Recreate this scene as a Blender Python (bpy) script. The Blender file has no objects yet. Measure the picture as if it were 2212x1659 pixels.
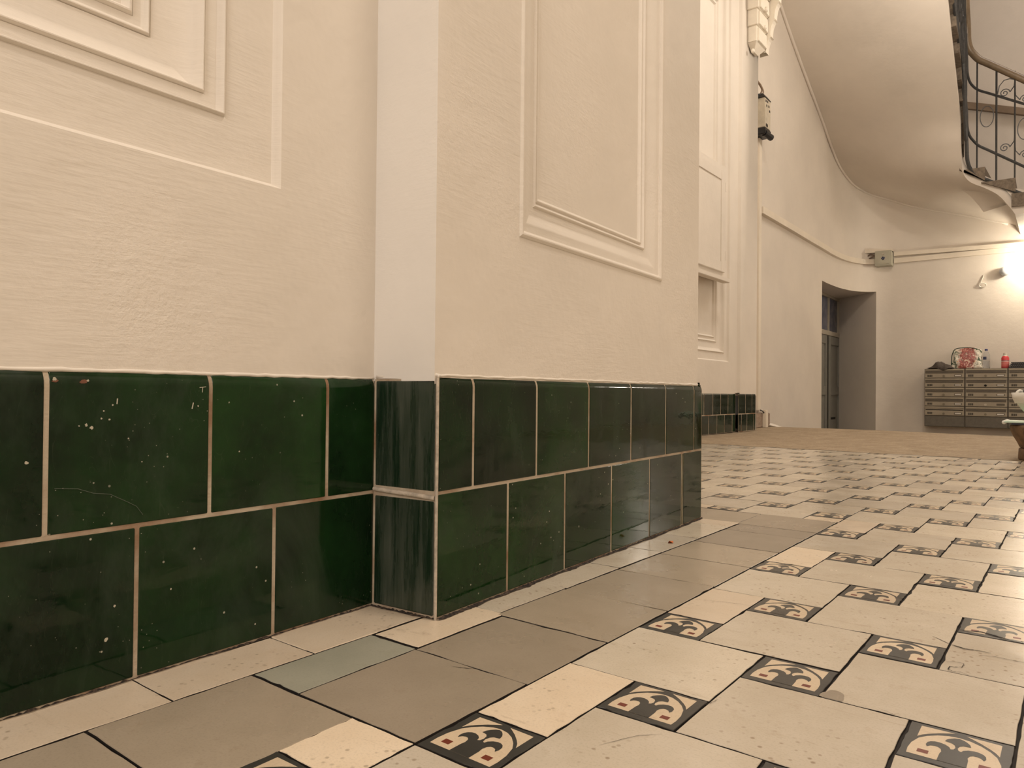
import bpy, bmesh, math, random
from mathutils import Vector, Matrix
random.seed(7)
C = bpy.context.scene.collection
S = bpy.context.scene

# ------------------------------------------------------------------ camera
cam = bpy.data.cameras.new('camera'); cam.lens = 25.675; cam.sensor_width = 36; cam.clip_start = .02
co = bpy.data.objects.new('camera', cam); C.objects.link(co)
R = ((0.7904375, 0.6124660, 0.0096928), (-0.0014283, -0.0139809, 0.9999012), (-0.6125410, 0.7903733, 0.0101762))
M = Matrix.Identity(4)
for i in range(3):
    M[i][0] = R[0][i]; M[i][1] = R[1][i]; M[i][2] = -R[2][i]
M.translation = Vector((0.4690, -0.46876, 0.31658))
co.matrix_world = M
S.camera = co
# ------------------------------------------------------------------ world, exposure
w = bpy.data.worlds.new('world'); S.world = w; w.use_nodes = True
w.node_tree.nodes['Background'].inputs[0].default_value = (.9, .8, .7, 1)
w.node_tree.nodes['Background'].inputs[1].default_value = .05
S.view_settings.view_transform = 'Standard'; S.view_settings.look = 'None'
S.view_settings.gamma = 1; S.view_settings.exposure = -0.12; S.view_settings.use_curve_mapping = False
# ------------------------------------------------------------------ lights
def area(name, loc, target, size, power, col, sy=None, spread=180):
    l = bpy.data.lights.new(name, 'AREA'); l.energy = power; l.color = col; l.size = size
    if sy: l.shape = 'RECTANGLE'; l.size_y = sy
    l.spread = math.radians(spread)
    o = bpy.data.objects.new(name, l); C.objects.link(o); o.location = loc
    o.rotation_euler = (Vector(target) - Vector(loc)).to_track_quat('-Z', 'Y').to_euler()
    return o
def point(name, loc, power, col, r=.06):
    l = bpy.data.lights.new(name, 'POINT'); l.energy = power; l.color = col; l.shadow_soft_size = r
    o = bpy.data.objects.new(name, l); C.objects.link(o); o.location = loc; return o
WARM = (1, .89, .76); NEUT = (1, .93, .86)
area('ceiling_lamp_front', (.9, .6, 4.2), (.9, .6, 0), .5, 58, WARM)
area('ceiling_lamp_middle', (-.55, 4.3, 4.1), (-.4, 4.6, 0), .4, 40, WARM)
area('entrance_light', (1.0, -3.3, 2.1), (-.2, 1, .9), 1.3, 66, NEUT, 1.9)
area('stairwell_lamp', (1.2, 8.6, 6.8), (.6, 8.6, 0), .7, 42, (1, .90, .82))
point('lower_hall_lamp', (2.5, 7.9, 1.8), 50, WARM, .12)
point('stair_front_fill', (-.1, 6.2, 3.75), 58, WARM, .12)  # added fill light, out of view, brightens the door niche and stair room

# ------------------------------------------------------------------ materials
class NT:
    def __init__(s, name):
        s.m = bpy.data.materials.new(name); s.m.use_nodes = True
        s.n = s.m.node_tree.nodes; s.l = s.m.node_tree.links
        s.b = s.n['Principled BSDF']
    def node(s, t, **k):
        n = s.n.new(t)
        for a, v in k.items():
            if a in n.inputs: n.inputs[a].default_value = v
            else: setattr(n, a, v)
        return n
    def link(s, a, b): s.l.new(a, b)
    def coord(s, scale=(1, 1, 1)):
        t = s.node('ShaderNodeTexCoord'); m = s.node('ShaderNodeMapping'); m.inputs['Scale'].default_value = scale
        s.link(t.outputs['Object'], m.inputs[0]); return m.outputs[0]
    def noise(s, scale, vec, detail=4, rough=.55, dist=0.):
        n = s.node('ShaderNodeTexNoise'); n.inputs['Scale'].default_value = scale; n.inputs['Detail'].default_value = detail
        n.inputs['Roughness'].default_value = rough; n.inputs['Distortion'].default_value = dist
        s.link(vec, n.inputs['Vector']); return n.outputs['Fac']
    def voro(s, scale, vec, feature='F1', out='Distance', rnd=1.):
        n = s.node('ShaderNodeTexVoronoi'); n.feature = feature; n.inputs['Scale'].default_value = scale
        n.inputs['Randomness'].default_value = rnd
        s.link(vec, n.inputs['Vector']); return n.outputs[out]
    def ramp(s, fac, stops):
        n = s.node('ShaderNodeValToRGB'); e = n.color_ramp.elements
        while len(e) < len(stops): e.new(.5)
        for i, (p, c) in enumerate(stops):
            e[i].position = p; e[i].color = (c[0], c[1], c[2], 1) if hasattr(c, '__len__') else (c, c, c, 1)
        s.link(fac, n.inputs[0]); return n.outputs[0]
    def mix(s, fac, a, b, mode='MIX'):
        n = s.node('ShaderNodeMix'); n.data_type = 'RGBA'; n.blend_type = mode
        for v, i in ((fac, 0), (a, 6), (b, 7)):
            if hasattr(v, 'is_linked') or hasattr(v, 'links'): s.link(v, n.inputs[i])
            else: n.inputs[i].default_value = v if not hasattr(v, '__len__') else (*v[:3], 1)
        return n.outputs[2]
    def math(s, op, a, b=0.):
        n = s.node('ShaderNodeMath'); n.operation = op
        for v, i in ((a, 0), (b, 1)):
            if hasattr(v, 'links'): s.link(v, n.inputs[i])
            else: n.inputs[i].default_value = v
        return n.outputs[0]
    def bump(s, h, strength, dist, prev=None):
        n = s.node('ShaderNodeBump'); n.inputs['Strength'].default_value = strength; n.inputs['Distance'].default_value = dist
        s.link(h, n.inputs['Height'])
        if prev: s.link(prev, n.inputs['Normal'])
        return n.outputs[0]
    def fin(s, col=None, rough=None, nrm=None, **k):
        for v, i in ((col, 'Base Color'), (rough, 'Roughness'), (nrm, 'Normal')):
            if v is None: continue
            if hasattr(v, 'links'): s.link(v, s.b.inputs[i])
            else: s.b.inputs[i].default_value = (*v, 1) if i == 'Base Color' else v
        for a, v in k.items(): s.b.inputs[a.replace('_', ' ')].default_value = v
        return s.m

def plaster(name, col, stipple=1.):
    t = NT(name); v = t.coord()
    big = t.noise(1.6, v, 4, .6); c = t.mix(t.ramp(big, [(.3, .0), (.7, 1.)]), [x * .93 for x in col], [min(1, x * 1.04) for x in col])
    fine = t.noise(170, v, 3, .6); patch = t.ramp(t.noise(3.1, v, 3), [(.48, 0.), (.66, 1.)])
    sv = t.coord((14, 14, 120)); brush = t.noise(1.6, sv, 4, .6)
    lump = t.noise(7, v, 4, .6)
    sc = t.ramp(t.noise(2.3, t.coord((1, 1, 1.3)), 2), [(.45, .15), (.62, 1.)])
    b1 = t.bump(t.math('MULTIPLY', fine, patch), .5 * stipple, .0022)
    b2 = t.bump(t.math('MULTIPLY', brush, sc), .35 * stipple, .0022, b1)
    b3 = t.bump(lump, .5, .008, b2)
    return t.fin(c, .62, b3, Specular_IOR_Level=.3)
M_wall = plaster('plaster_warm_cream', (.80, .735, .655))
M_side = plaster('plaster_side_lit', (.83, .79, .74), .8)  # paler, cooler cream: light from behind is painted into this colour
M_room = plaster('plaster_stair_room', (.73, .665, .59), .5)

def glaze(name, col, light):
    t = NT(name); v = t.coord()
    a = t.node('ShaderNodeAttribute'); a.attribute_name = 'tint'
    n = t.noise(9, v, 5, .6); c = t.mix(t.ramp(n, [(.35, 0.), (.7, 1.)]), col, light)
    c = t.mix(1., c, t.ramp(a.outputs['Fac'], [(0, (.6, .75, .65)), (.5, (1, 1, 1)), (1, (1.3, 1.6, 1.0))]), 'MULTIPLY')
    sm = t.noise(6, t.coord((1, 1, .6)), 6, .75, .6); smf = t.ramp(sm, [(.50, 0.), (.70, .20)])
    c = t.mix(smf, c, (.085, .105, .085))
    # paint splashes
    d = t.voro(46, v); mask = t.ramp(d, [(.045, 1.), (.07, 0.)]); keep = t.ramp(t.noise(6.5, v, 3), [(.52, 0.), (.56, 1.)])
    d2 = t.voro(120, v); mask2 = t.ramp(d2, [(.05, 1.), (.08, 0.)])
    keep2 = t.ramp(t.noise(13, v, 2), [(.55, 0.), (.62, .7)])
    d3 = t.voro(21, t.coord((1, 1.4, 1)), 'F1'); mask3 = t.ramp(d3, [(.035, 1.), (.05, 0.)]); keep3 = t.ramp(t.noise(4.2, v, 3), [(.59, 0.), (.63, 1.)])
    spl = t.math('MAXIMUM', t.math('MULTIPLY', mask, keep), t.math('MAXIMUM', t.math('MULTIPLY', mask3, keep3), t.math('MULTIPLY', mask2, keep2)))
    scr = t.ramp(t.noise(11, t.coord((3, 3, .5)), 2, .5, 3.), [(.497, 0.), (.50, .05), (.503, 0.)]); c = t.mix(scr, c, (.25, .26, .2))
    c = t.mix(spl, c, (.42, .40, .32))
    r = t.math('ADD', t.math('MULTIPLY', smf, .9), t.math('ADD', t.math('MULTIPLY', spl, .4), .05))
    b = t.bump(t.noise(16, t.coord((1, 1, 2.6)), 3), .07, .003)
    return t.fin(c, r, b, Specular_IOR_Level=.27)
M_green = glaze('green_glaze', (.0036, .0125, .0045), (.0095, .034, .0095))
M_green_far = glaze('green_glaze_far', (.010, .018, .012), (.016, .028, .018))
t = NT('tile_grout'); v = t.coord(); c = t.mix(t.ramp(t.noise(9, v, 5), [(.42, 0.), (.62, 1.)]), (.50, .42, .32), (.26, .15, .085))
M_grout = t.fin(c, .9, t.bump(t.noise(200, v), .5, .002))
t = NT('green_smear'); v = t.coord((40, 40, 3)); f = t.ramp(t.noise(1.4, v, 5, .7), [(.38, 0.), (.75, 1.)])
M_smear = t.fin(t.mix(f, (.008, .021, .010), (.075, .085, .065)), t.math('ADD', t.math('MULTIPLY', f, .35), .18), t.bump(f, .15, .001))

def ftile(name, col, alt, rough, pits=0., tintamt=.18):
    t = NT(name); v = t.coord()
    a = t.node('ShaderNodeAttribute'); a.attribute_name = 'tint'
    n = t.noise(11, v, 6, .65); c = t.mix(t.ramp(n, [(.32, 0.), (.7, 1.)]), col, alt)
    c = t.mix(1., c, t.ramp(a.outputs['Fac'], [(0, (1 - tintamt, 1 - tintamt, 1 - tintamt * .9)), (1, (1 + tintamt * .5,) * 3)]), 'MULTIPLY')
    fine = t.noise(420, v, 2); c = t.mix(t.ramp(fine, [(.3, .22), (.5, 0.)]), c, [x * .55 for x in col])
    st = t.ramp(t.noise(23, v, 6, .75), [(.58, 0.), (.75, .35)]); c = t.mix(st, c, [col[0] * .6, col[1] * .48, col[2] * .36])
    if pits:
        d = t.voro(95, t.coord((1, 1.0, 1))); m = t.ramp(d, [(.13, 1.), (.25, 0.)]); k = t.ramp(t.noise(8, v, 3), [(.48, 0.), (.62, pits * .9)])
        c = t.mix(t.math('MULTIPLY', m, k), c, (.22, .15, .09))
        sc = t.ramp(t.noise(5, t.coord((1.2, 9, 1)), 6, .8, 1.2), [(.60, 0.), (.66, .3), (.70, 0.)]); c = t.mix(sc, c, (.30, .21, .13))
    rr = t.ramp(t.noise(6, v, 5), [(.3, rough * .8), (.7, rough * 1.35)])
    b = t.bump(t.noise(60, v, 3), .12, .0012); b = t.bump(t.noise(9, v, 3), .18, .004, b)
    return t.fin(c, rr, b, Specular_IOR_Level=.5)
M_cream = ftile('cream_floor_tile', (.59, .51, .395), (.67, .595, .485), .21, .7)
M_tan = ftile('tan_floor_tile', (.70, .57, .42), (.76, .645, .50), .3, .6)
M_grey = ftile('grey_floor_tile', (.35, .29, .215), (.40, .335, .255), .28, 0, .25)
M_bluegrey = ftile('blue_grey_floor_tile', (.34, .335, .265), (.39, .38, .305), .3, 0, .1)
M_ink = ftile('charcoal_inlay', (.038, .036, .032), (.055, .053, .047), .3, 0, .15)
M_inlay = ftile('cream_inlay', (.62, .49, .34), (.68, .56, .41), .3, .2, .12)
M_red = ftile('red_inlay', (.15, .028, .014), (.19, .038, .02), .35, 0, .1)
t = NT('floor_joint_dirt'); M_joint = t.fin((.018, .013, .01), .8)
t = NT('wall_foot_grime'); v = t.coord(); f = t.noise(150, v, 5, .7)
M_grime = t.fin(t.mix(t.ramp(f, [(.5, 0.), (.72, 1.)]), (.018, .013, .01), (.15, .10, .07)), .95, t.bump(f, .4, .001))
t = NT('worn_brown_screed'); v = t.coord(); n1 = t.noise(7, v, 10, .85); n2 = t.noise(60, v, 4, .8)
c = t.mix(t.ramp(n1, [(.3, 0.), (.7, 1.)]), (.27, .19, .11), (.60, .48, .34)); c = t.mix(t.ramp(n2, [(.35, .6), (.6, 0.)]), c, (.19, .13, .075))
M_screed = t.fin(c, t.ramp(n2, [(.3, .5), (.7, .85)]), t.bump(n2, .9, .010, t.bump(t.noise(2.2, v, 3), .5, .03)))

def simple(name, col, rough=.5, metal=0., nscale=0, namt=.25, bump=0., **k):
    t = NT(name); c = col; nr = None
    if nscale:
        v = t.coord(); n = t.noise(nscale, v, 5, .65)
        c = t.mix(t.ramp(n, [(.3, 0.), (.7, 1.)]), [x * (1 - namt) for x in col], [min(1, x * (1 + namt)) for x in col])
        if bump: nr = t.bump(n, .6, bump)
    return t.fin(c, rough, nr, Metallic=metal, **k)
M_stone = simple('step_stone', (.17, .135, .10), .75, 0, 30, .4, .004)
M_iron = simple('painted_iron', (.045, .045, .045), .45, 0, 40, .3)
M_rail = simple('worn_handrail_wood', (.20, .145, .09), .4, 0, 12, .25)
M_band = simple('brown_wall_band', (.26, .19, .13), .6, 0, 10, .15)
M_white = simple('white_gloss_moulding', (.84, .77, .66), .45, 0, 20, .04)
M_mail = simple('mailbox_enamel', (.36, .31, .235), .42, .1, 6, .08)
M_mail_dark = simple('mailbox_flap', (.115, .095, .07), .4, .1, 8, .1)
M_mail_low = simple('mailbox_lower_panel', (.135, .12, .095), .55, 0, 30, .15)
M_black = simple('black_plastic', (.012, .012, .013), .35)
M_slot = simple('dark_opening', (.008, .007, .006), .9)
M_chrome = simple('lock_metal', (.55, .5, .42), .3, 1.)
M_label = simple('label_paper', (.75, .72, .66), .6)
M_door = simple('grey_door_paint', (.215, .21, .185), .45, 0, 14, .1)
M_frame = simple('transom_frame_paint', (.40, .36, .29), .5)
M_box = simple('junction_box_enamel', (.47, .45, .36), .45, 0, 10, .06)
M_duct = simple('painted_duct', (.78, .70, .59), .5, 0, 5, .05)
M_blue = simple('blue_mark', (.01, .02, .09), .5)
M_dusty = simple('meter_case_enamel', (.54, .48, .38), .5, 0, 14, .15)
M_wire = simple('white_cable', (.80, .76, .68), .5)
M_pot = simple('brown_stoneware', (.16, .095, .05), .65, 0, 26, .45, .004)
M_paper = simple('crumpled_paper', (.85, .80, .72), .8)
M_cloth = simple('grey_cloth', (.075, .06, .05), .9, 0, 60, .3, .003)
M_bowlw = simple('bowl_white_plastic', (.82, .80, .74), .3)
M_boardw = simple('board_pale_face', (.62, .76, .66), .3)
M_boardd = simple('board_dark_edge', (.05, .05, .075), .3)
M_orange = simple('orange_chip', (.55, .14, .03), .7)
t = NT('pale_green_plastic'); v = t.coord(); g = t.node('ShaderNodeSeparateXYZ'); t.link(v, g.inputs[0])
M_bowlg = t.fin(t.ramp(t.math('MULTIPLY', t.math('SUBTRACT', g.outputs[2], .0), 8.), [(.0, (.34, .62, .40)), (.55, (.60, .74, .58)), (.75, (.80, .79, .72))]), .3)
t = NT('clear_plastic'); M_clear = t.fin((.9, .93, .97), .08, Transmission_Weight=1., IOR=1.15)
t = NT('transom_glass'); M_glass = t.fin(t.mix(t.ramp(t.noise(9, t.coord(), 4), [(.4, 0.), (.6, 1.)]), (.10, .105, .15), (.15, .155, .20)), .22)
t = NT('printed_bag'); v = t.coord(); vc = t.voro(13, v, 'F1', 'Color'); sp = t.node('ShaderNodeSeparateColor'); t.link(vc, sp.inputs[0])
n = t.noise(14, v, 5, .7, 2.)
c = t.ramp(n, [(.33, (.02, .05, .02)), (.37, (.03, .07, .02)), (.39, (.70, .62, .52)), (.42, (.35, .04, .03)), (.455, (.05, .008, .008)), (.48, (.50, .14, .12)), (.52, (.28, .03, .03)), (.55, (.62, .30, .25)), (.59, (.72, .64, .52)), (.62, (.75, .70, .60)), (.68, (.62, .22, .02))])
t.link(t.coord(), n.node.inputs['Vector'])
ox = t.node('ShaderNodeSeparateXYZ'); t.link(v, ox.inputs[0])
rim = t.ramp(t.math('ADD', t.math('ABSOLUTE', ox.outputs[0]), t.math('MULTIPLY', t.noise(10, v, 3), .12)), [(.13, 0.), (.16, 1.)])
c2 = t.ramp(t.noise(22, v, 3, .6, 1.), [(.38, (.03, .07, .03)), (.5, (.75, .70, .6)), (.62, (.80, .76, .68)), (.7, (.8, .35, .02))])
M_bag = t.fin(t.mix(rim, c, c2), .35, t.bump(t.noise(9, v, 4), .5, .02))
t = NT('red_drink_label'); v = t.coord(); g = t.node('ShaderNodeSeparateXYZ'); t.link(v, g.inputs[0])
M_drink = t.fin(t.ramp(t.math('MULTIPLY', g.outputs[2], 8.), [(.0, (.42, .02, .03)), (.25, (.75, .18, .17)), (.52, (.72, .25, .22)), (.60, (.60, .05, .06)), (.66, (.75, .68, .64)), (.72, (.10, .02, .03)), (.78, (.60, .05, .06))]), .35)
def emit(name, col, st):
    t = NT(name); t.b.inputs['Emission Color'].default_value = (*col, 1); t.b.inputs['Emission Strength'].default_value = st
    t.b.inputs['Base Color'].default_value = (.9, .9, .9, 1); return t.m
M_lamp = emit('lit_globe_glass', (1, .88, .68), 45)

# ------------------------------------------------------------------ mesh helpers
def meshobj(name, verts, faces, mats, midx=None, parent=None, smooth=False, tint=None, loc=None):
    me = bpy.data.meshes.new(name)
    if loc: verts = [(p[0] - loc[0], p[1] - loc[1], p[2] - loc[2]) for p in verts]
    me.from_pydata([tuple(p) for p in verts], [], faces)
    for m in (mats if isinstance(mats, (list, tuple)) else [mats]): me.materials.append(m)
    if midx: me.polygons.foreach_set('material_index', midx)
    if smooth: me.polygons.foreach_set('use_smooth', [True] * len(me.polygons))
    if tint:
        at = me.attributes.new('tint', 'FLOAT', 'FACE'); at.data.foreach_set('value', tint)
    me.update()
    o = bpy.data.objects.new(name, me); C.objects.link(o)
    if loc: o.location = loc
    if parent: o.parent = parent
    return o
class MB:
    def __init__(s): s.v = []; s.f = []; s.m = []; s.t = []; s.cm = 0; s.ct = .5
    def add(s, vs, fs):
        k = len(s.v); s.v += [tuple(p) for p in vs]
        for f in fs: s.f.append([i + k for i in f]); s.m.append(s.cm); s.t.append(s.ct)
    def quad(s, a, b, c, d): s.add([a, b, c, d], [(0, 1, 2, 3)])
    def box(s, x0, x1, y0, y1, z0, z1, bev=0.):
        if bev <= 0:
            vs = [(x, y, z) for z in (z0, z1) for y in (y0, y1) for x in (x0, x1)]
            s.add(vs, [(0, 2, 3, 1), (4, 5, 7, 6), (0, 1, 5, 4), (2, 6, 7, 3), (0, 4, 6, 2), (1, 3, 7, 5)]); return
        bm = bmesh.new(); bmesh.ops.create_cube(bm, size=1)
        for q in bm.verts: q.co = Vector(((x0 + x1) / 2 + q.co.x * (x1 - x0), (y0 + y1) / 2 + q.co.y * (y1 - y0), (z0 + z1) / 2 + q.co.z * (z1 - z0)))
        bmesh.ops.bevel(bm, geom=bm.edges[:], offset=bev, segments=2, affect='EDGES')
        s.bm(bm)
    def bm(s, bm):
        bm.verts.index_update(); s.add([q.co[:] for q in bm.verts], [[q.index for q in f.verts] for f in bm.faces]); bm.free()
    def tube(s, pts, r, n=8, closed=False, caps=True):
        pts = [Vector(p) for p in pts]; k = len(pts); rings = []
        rr = r if hasattr(r, '__len__') else [r] * k
        up = None
        for i, p in enumerate(pts):
            a = pts[i - 1] if (i or closed) else p; b = pts[(i + 1) % k] if (i < k - 1 or closed) else p
            d = (b - a).normalized()
            if up is None: up = Vector((0, 0, 1)) if abs(d.z) < .9 else Vector((1, 0, 0))
            x = d.cross(up).normalized(); y = x.cross(d).normalized(); up = y
            rings.append([p + (x * math.cos(2 * math.pi * j / n) + y * math.sin(2 * math.pi * j / n)) * rr[i] for j in range(n)])
        vs = [q for g in rings for q in g]; fs = []
        for i in range(k if closed else k - 1):
            i2 = (i + 1) % k
            for j in range(n): fs.append((i * n + j, i * n + (j + 1) % n, i2 * n + (j + 1) % n, i2 * n + j))
        if caps and not closed: fs += [tuple(range(n))[::-1], tuple(range((k - 1) * n, k * n))]
        s.add(vs, fs)
    def lathe(s, prof, c=(0, 0, 0), n=32, jit=None):
        vs = []; fs = []
        for i, (r, z) in enumerate(prof):
            for j in range(n):
                a = 2 * math.pi * j / n; q = r * (1 + (jit(a, z) if jit else 0))
                vs.append((c[0] + q * math.cos(a), c[1] + q * math.sin(a), c[2] + z))
        for i in range(len(prof) - 1):
            for j in range(n): fs.append((i * n + j, i * n + (j + 1) % n, (i + 1) * n + (j + 1) % n, (i + 1) * n + j))
        fs += [tuple(range(n))[::-1], tuple(range((len(prof) - 1) * n, len(prof) * n))]
        s.add(vs, fs)
    def build(s, name, mats, parent=None, smooth=False, loc=None):
        return meshobj(name, s.v, s.f, mats, s.m, parent, smooth, s.t, loc)
def tag(o, label=None, cat=None, group=None, kind=None):
    if label: o['label'] = label
    if cat: o['category'] = cat
    if group: o['group'] = group
    if kind: o['kind'] = kind
    return o
def thing(name, loc, label, cat, group=None):
    o = bpy.data.objects.new(name, None); C.objects.link(o); o.location = loc; o.empty_display_size = .05
    return tag(o, label, cat, group)
def local(o, parent):      # parts are built in world coordinates, then hung on their thing
    o.parent = parent; o.matrix_parent_inverse = Matrix.Translation(-Vector(parent_world(parent)))
    return o
def parent_world(p): return p.location if p.type == 'EMPTY' else Vector((0, 0, 0))   # parts sit at the world origin
def part(mb, name, mats, par, smooth=False, label=None):
    o = mb.build(name, mats, None, smooth); local(o, par)
    if label: o['label'] = label
    return o
def autosmooth(o, deg=40, weighted=True):
    me = o.data
    me.polygons.foreach_set('use_smooth', [True] * len(me.polygons))
    bm = bmesh.new(); bm.from_mesh(me); bmesh.ops.remove_doubles(bm, verts=bm.verts[:], dist=1e-5)
    for e in bm.edges:
        if len(e.link_faces) == 2 and e.calc_face_angle(0) > math.radians(deg): e.smooth = False
    bm.to_mesh(me); bm.free()
    if not weighted: return o
    wn = o.modifiers.new('weighted', 'WEIGHTED_NORMAL'); wn.weight = 100; wn.keep_sharp = True; return o

class Frame:                      # a vertical wall plane: u along the wall, z up, d out of the wall
    def __init__(s, o, u, n): s.o = Vector((*o, 0)); s.u = Vector((*u, 0)).normalized(); s.n = Vector((*n, 0)).normalized()
    def __call__(s, u, z, d=0.): p = s.o + s.u * u + s.n * d; return (p.x, p.y, z)
FA = Frame((-.3419, 0), (-.0355, 1), (1, .0355))            # near left wall
FP = Frame((-.2301, .2676), (-.0520, 1), (1, .0520))        # pier face
FS = Frame((-.3500, .2610), (1, .055), (.055, -1))          # pier side, towards the camera
FE = Frame((-.2832, 1.2888), (-1, 0), (0, 1))               # pier far end
FF = Frame((-1.768, 0), (0, 1), (1, 0))                     # far left wall

def panel_face(mb, F, u0, u1, z0, z1, holes, d=0.):
    holes = sorted(holes, key=lambda h: h[0]); cu = u0
    for hu0, hu1, hz0, hz1, prof in holes:
        mb.quad(F(cu, z0, d), F(hu0, z0, d), F(hu0, z1, d), F(cu, z1, d))
        mb.quad(F(hu0, z0, d), F(hu1, z0, d), F(hu1, hz0, d), F(hu0, hz0, d))
        mb.quad(F(hu0, hz1, d), F(hu1, hz1, d), F(hu1, z1, d), F(hu0, z1, d))
        cu = hu1
        pr = []
        for (a, b) in zip(prof, prof[1:]):
            pr.append(a)
        pr.append(prof[-1])
        for (i0, d0), (i1, d1) in zip(pr, pr[1:]):
            def ring(i, dd): return [F(hu0 + i, hz0 + i, d - dd), F(hu1 - i, hz0 + i, d - dd), F(hu1 - i, hz1 - i, d - dd), F(hu0 + i, hz1 - i, d - dd)]
            A, B = ring(i0, d0), ring(i1, d1)
            for k in range(4): mb.quad(A[k], A[(k + 1) % 4], B[(k + 1) % 4], B[k])
        i, dd = pr[-1]
        mb.quad(F(hu0 + i, hz0 + i, d - dd), F(hu1 - i, hz0 + i, d - dd), F(hu1 - i, hz1 - i, d - dd), F(hu0 + i, hz1 - i, d - dd))
    mb.quad(F(cu, z0, d), F(u1, z0, d), F(u1, z1, d), F(cu, z1, d))
def curve(i0, d0, i1, d1, kind, n=7):
    out = []
    for k in range(n + 1):
        s = k / n
        if kind == 'cove': out.append((i0 + (i1 - i0) * math.sin(s * math.pi / 2), d0 + (d1 - d0) * (1 - math.cos(s * math.pi / 2))))
        elif kind == 'ovolo': out.append((i0 + (i1 - i0) * (1 - math.cos(s * math.pi / 2)), d0 + (d1 - d0) * math.sin(s * math.pi / 2)))
        else: out.append((i0 + (i1 - i0) * s, d0 + (d1 - d0) * (.5 - .5 * math.cos(s * math.pi))))
    return out
def bead(i0, i1, d, h, n=5):
    return [(i0 + (i1 - i0) * k / n, d - h * math.sin(k / n * math.pi)) for k in range(n + 1)]

ZT = .334          # top of the green dado
H = 4.35
# ------------------------------------------------------------------ near left wall
mb = MB()
profA = [(0, 0)] + curve(.001, .001, .007, .012, 's', 4) + [(.072, .013)] + bead(.074, .080, .014, .005) + [(.082, .020), (.096, .021)] + bead(.097, .103, .022, .005) \
      + curve(.105, .026, .149, .046, 'ovolo', 8) + [(.150, .046)] + bead(.151, .157, .048, .005) + [(.160, .050), (.169, .050)] + bead(.169, .178, .051, .005) + [(.18, .056)]
panel_face(mb, FA, -3.6, .268, .322, H, [(-1.2, .095, .577, 3.4, profA)], -.006)
o = mb.build('wall_left', M_wall); autosmooth(o, 25); tag(o, kind='structure')
# ------------------------------------------------------------------ pier plaster
mb = MB()
profP = [(0, 0)] + bead(.0, .011, -.001, .003) + [(.011, .002)] + curve(.014, .003, .060, .015, 's', 8) + bead(.062, .069, .016, .004) + [(.071, .018)] + bead(.073, .080, .019, .004) + [(.083, .021)]
panel_face(mb, FP, -.004, 1.000, .326, H, [(.200, .768, .567, 3.4, profP)], -.004)
mb.cm = 1
a = FP(-.004, 0, -.004); b = FP(1.0, 0, -.004)
mb.quad((-.372, .2625, .33), (a[0], a[1], .33), (a[0], a[1], H), (-.372, .2625, H))
mb.cm = 0
mb.quad((b[0], b[1], .33), (-1.775, 1.272, .33), (-1.775, 1.272, H), (b[0], b[1], H))
o = mb.build('wall_pier', [M_wall, M_side]); autosmooth(o, 25); tag(o, kind='structure')

# ------------------------------------------------------------------ green glazed dado
def tile_grid(mb, F, u0, u1, z0, z1, dout, bull=False, bev=.0016, gap=.0021, tl=0., th=1.):
    u0 += gap; u1 -= gap; z0 += gap; z1 -= (gap if not bull else 0)
    mb.ct = random.random()
    tu = random.uniform(-.0004, .0004); tz = random.uniform(-.0003, .0003)
    us = [(u0, bev), (u0 + bev * .3, bev * .4), (u0 + bev, 0)] + [(u1 - bev, 0), (u1 - bev * .3, bev * .4), (u1, bev)]
    zs = [(z0, bev), (z0 + bev * .3, bev * .4), (z0 + bev, 0)]
    if bull:
        r = dout + .021
        for k in range(9):
            t_ = k / 8 * math.pi / 2; zs.append((z1 - r + r * math.sin(t_), min(dout + .012, r * (1 - math.cos(t_)))))
    else: zs += [(z1 - bev, 0), (z1 - bev * .3, bev * .4), (z1, bev)]
    vs = []
    for z, rz in zs:
        for u, ru in us:
            s = (u - u0) / (u1 - u0) - .5; q = (z - z0) / (z1 - z0) - .5
            vs.append(F(u, z, dout - ru - rz + (tu * s + tz * q)))
    n = len(us); fs = [(j * n + i, j * n + i + 1, (j + 1) * n + i + 1, (j + 1) * n + i) for j in range(len(zs) - 1) for i in range(n - 1)]
    # skirts
    k = len(vs)
    ring = list(range(n)) + [j * n + n - 1 for j in range(1, len(zs))] + [(len(zs) - 1) * n + i for i in range(n - 2, -1, -1)] + [j * n for j in range(len(zs) - 2, 0, -1)]
    for idx in ring:
        j, i = divmod(idx, n); vs.append(F(us[i][0], zs[j][0], -.006))
    m = len(ring)
    for a in range(m): fs.append((ring[(a + 1) % m], ring[a], k + a, k + (a + 1) % m))
    mb.add(vs, fs)
DT = .004
def dado(name, F, u0, u1, top, bot, zm, zt, dout, mat, gap=.0021):
    mb = MB(); mb.cm = 0
    J = [u0] + top + [u1]
    for a, b in zip(J, J[1:]): tile_grid(mb, F, a, b, zm, zt, dout, True, gap=gap)
    J = [u0] + bot + [u1]
    for a, b in zip(J, J[1:]): tile_grid(mb, F, a, b, .001, zm, dout, gap=gap)
    mb.cm = 1; g = dout - .0009
    mb.quad(F(u0, 0, g), F(u1, 0, g), F(u1, zt - dout - .021, g), F(u0, zt - dout - .021, g))
    rb = dout + .021; pr = [(zt - rb + rb * math.sin(k / 6 * math.pi / 2), g - min(dout + .012, rb * (1 - math.cos(k / 6 * math.pi / 2)))) for k in range(7)]
    for (za, da), (zb_, db) in zip(pr, pr[1:]): mb.quad(F(u0, za, da), F(u1, za, da), F(u1, zb_, db), F(u0, zb_, db))
    mb.cm = 2; mb.quad(F(u0, zt - .001, -.01), F(u1, zt - .001, -.01), F(u1, zt - .001, -.03), F(u0, zt - .001, -.03))
    o = mb.build(name, [mat, M_grout, M_wall]); autosmooth(o, 50); return tag(o, kind='structure')
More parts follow.
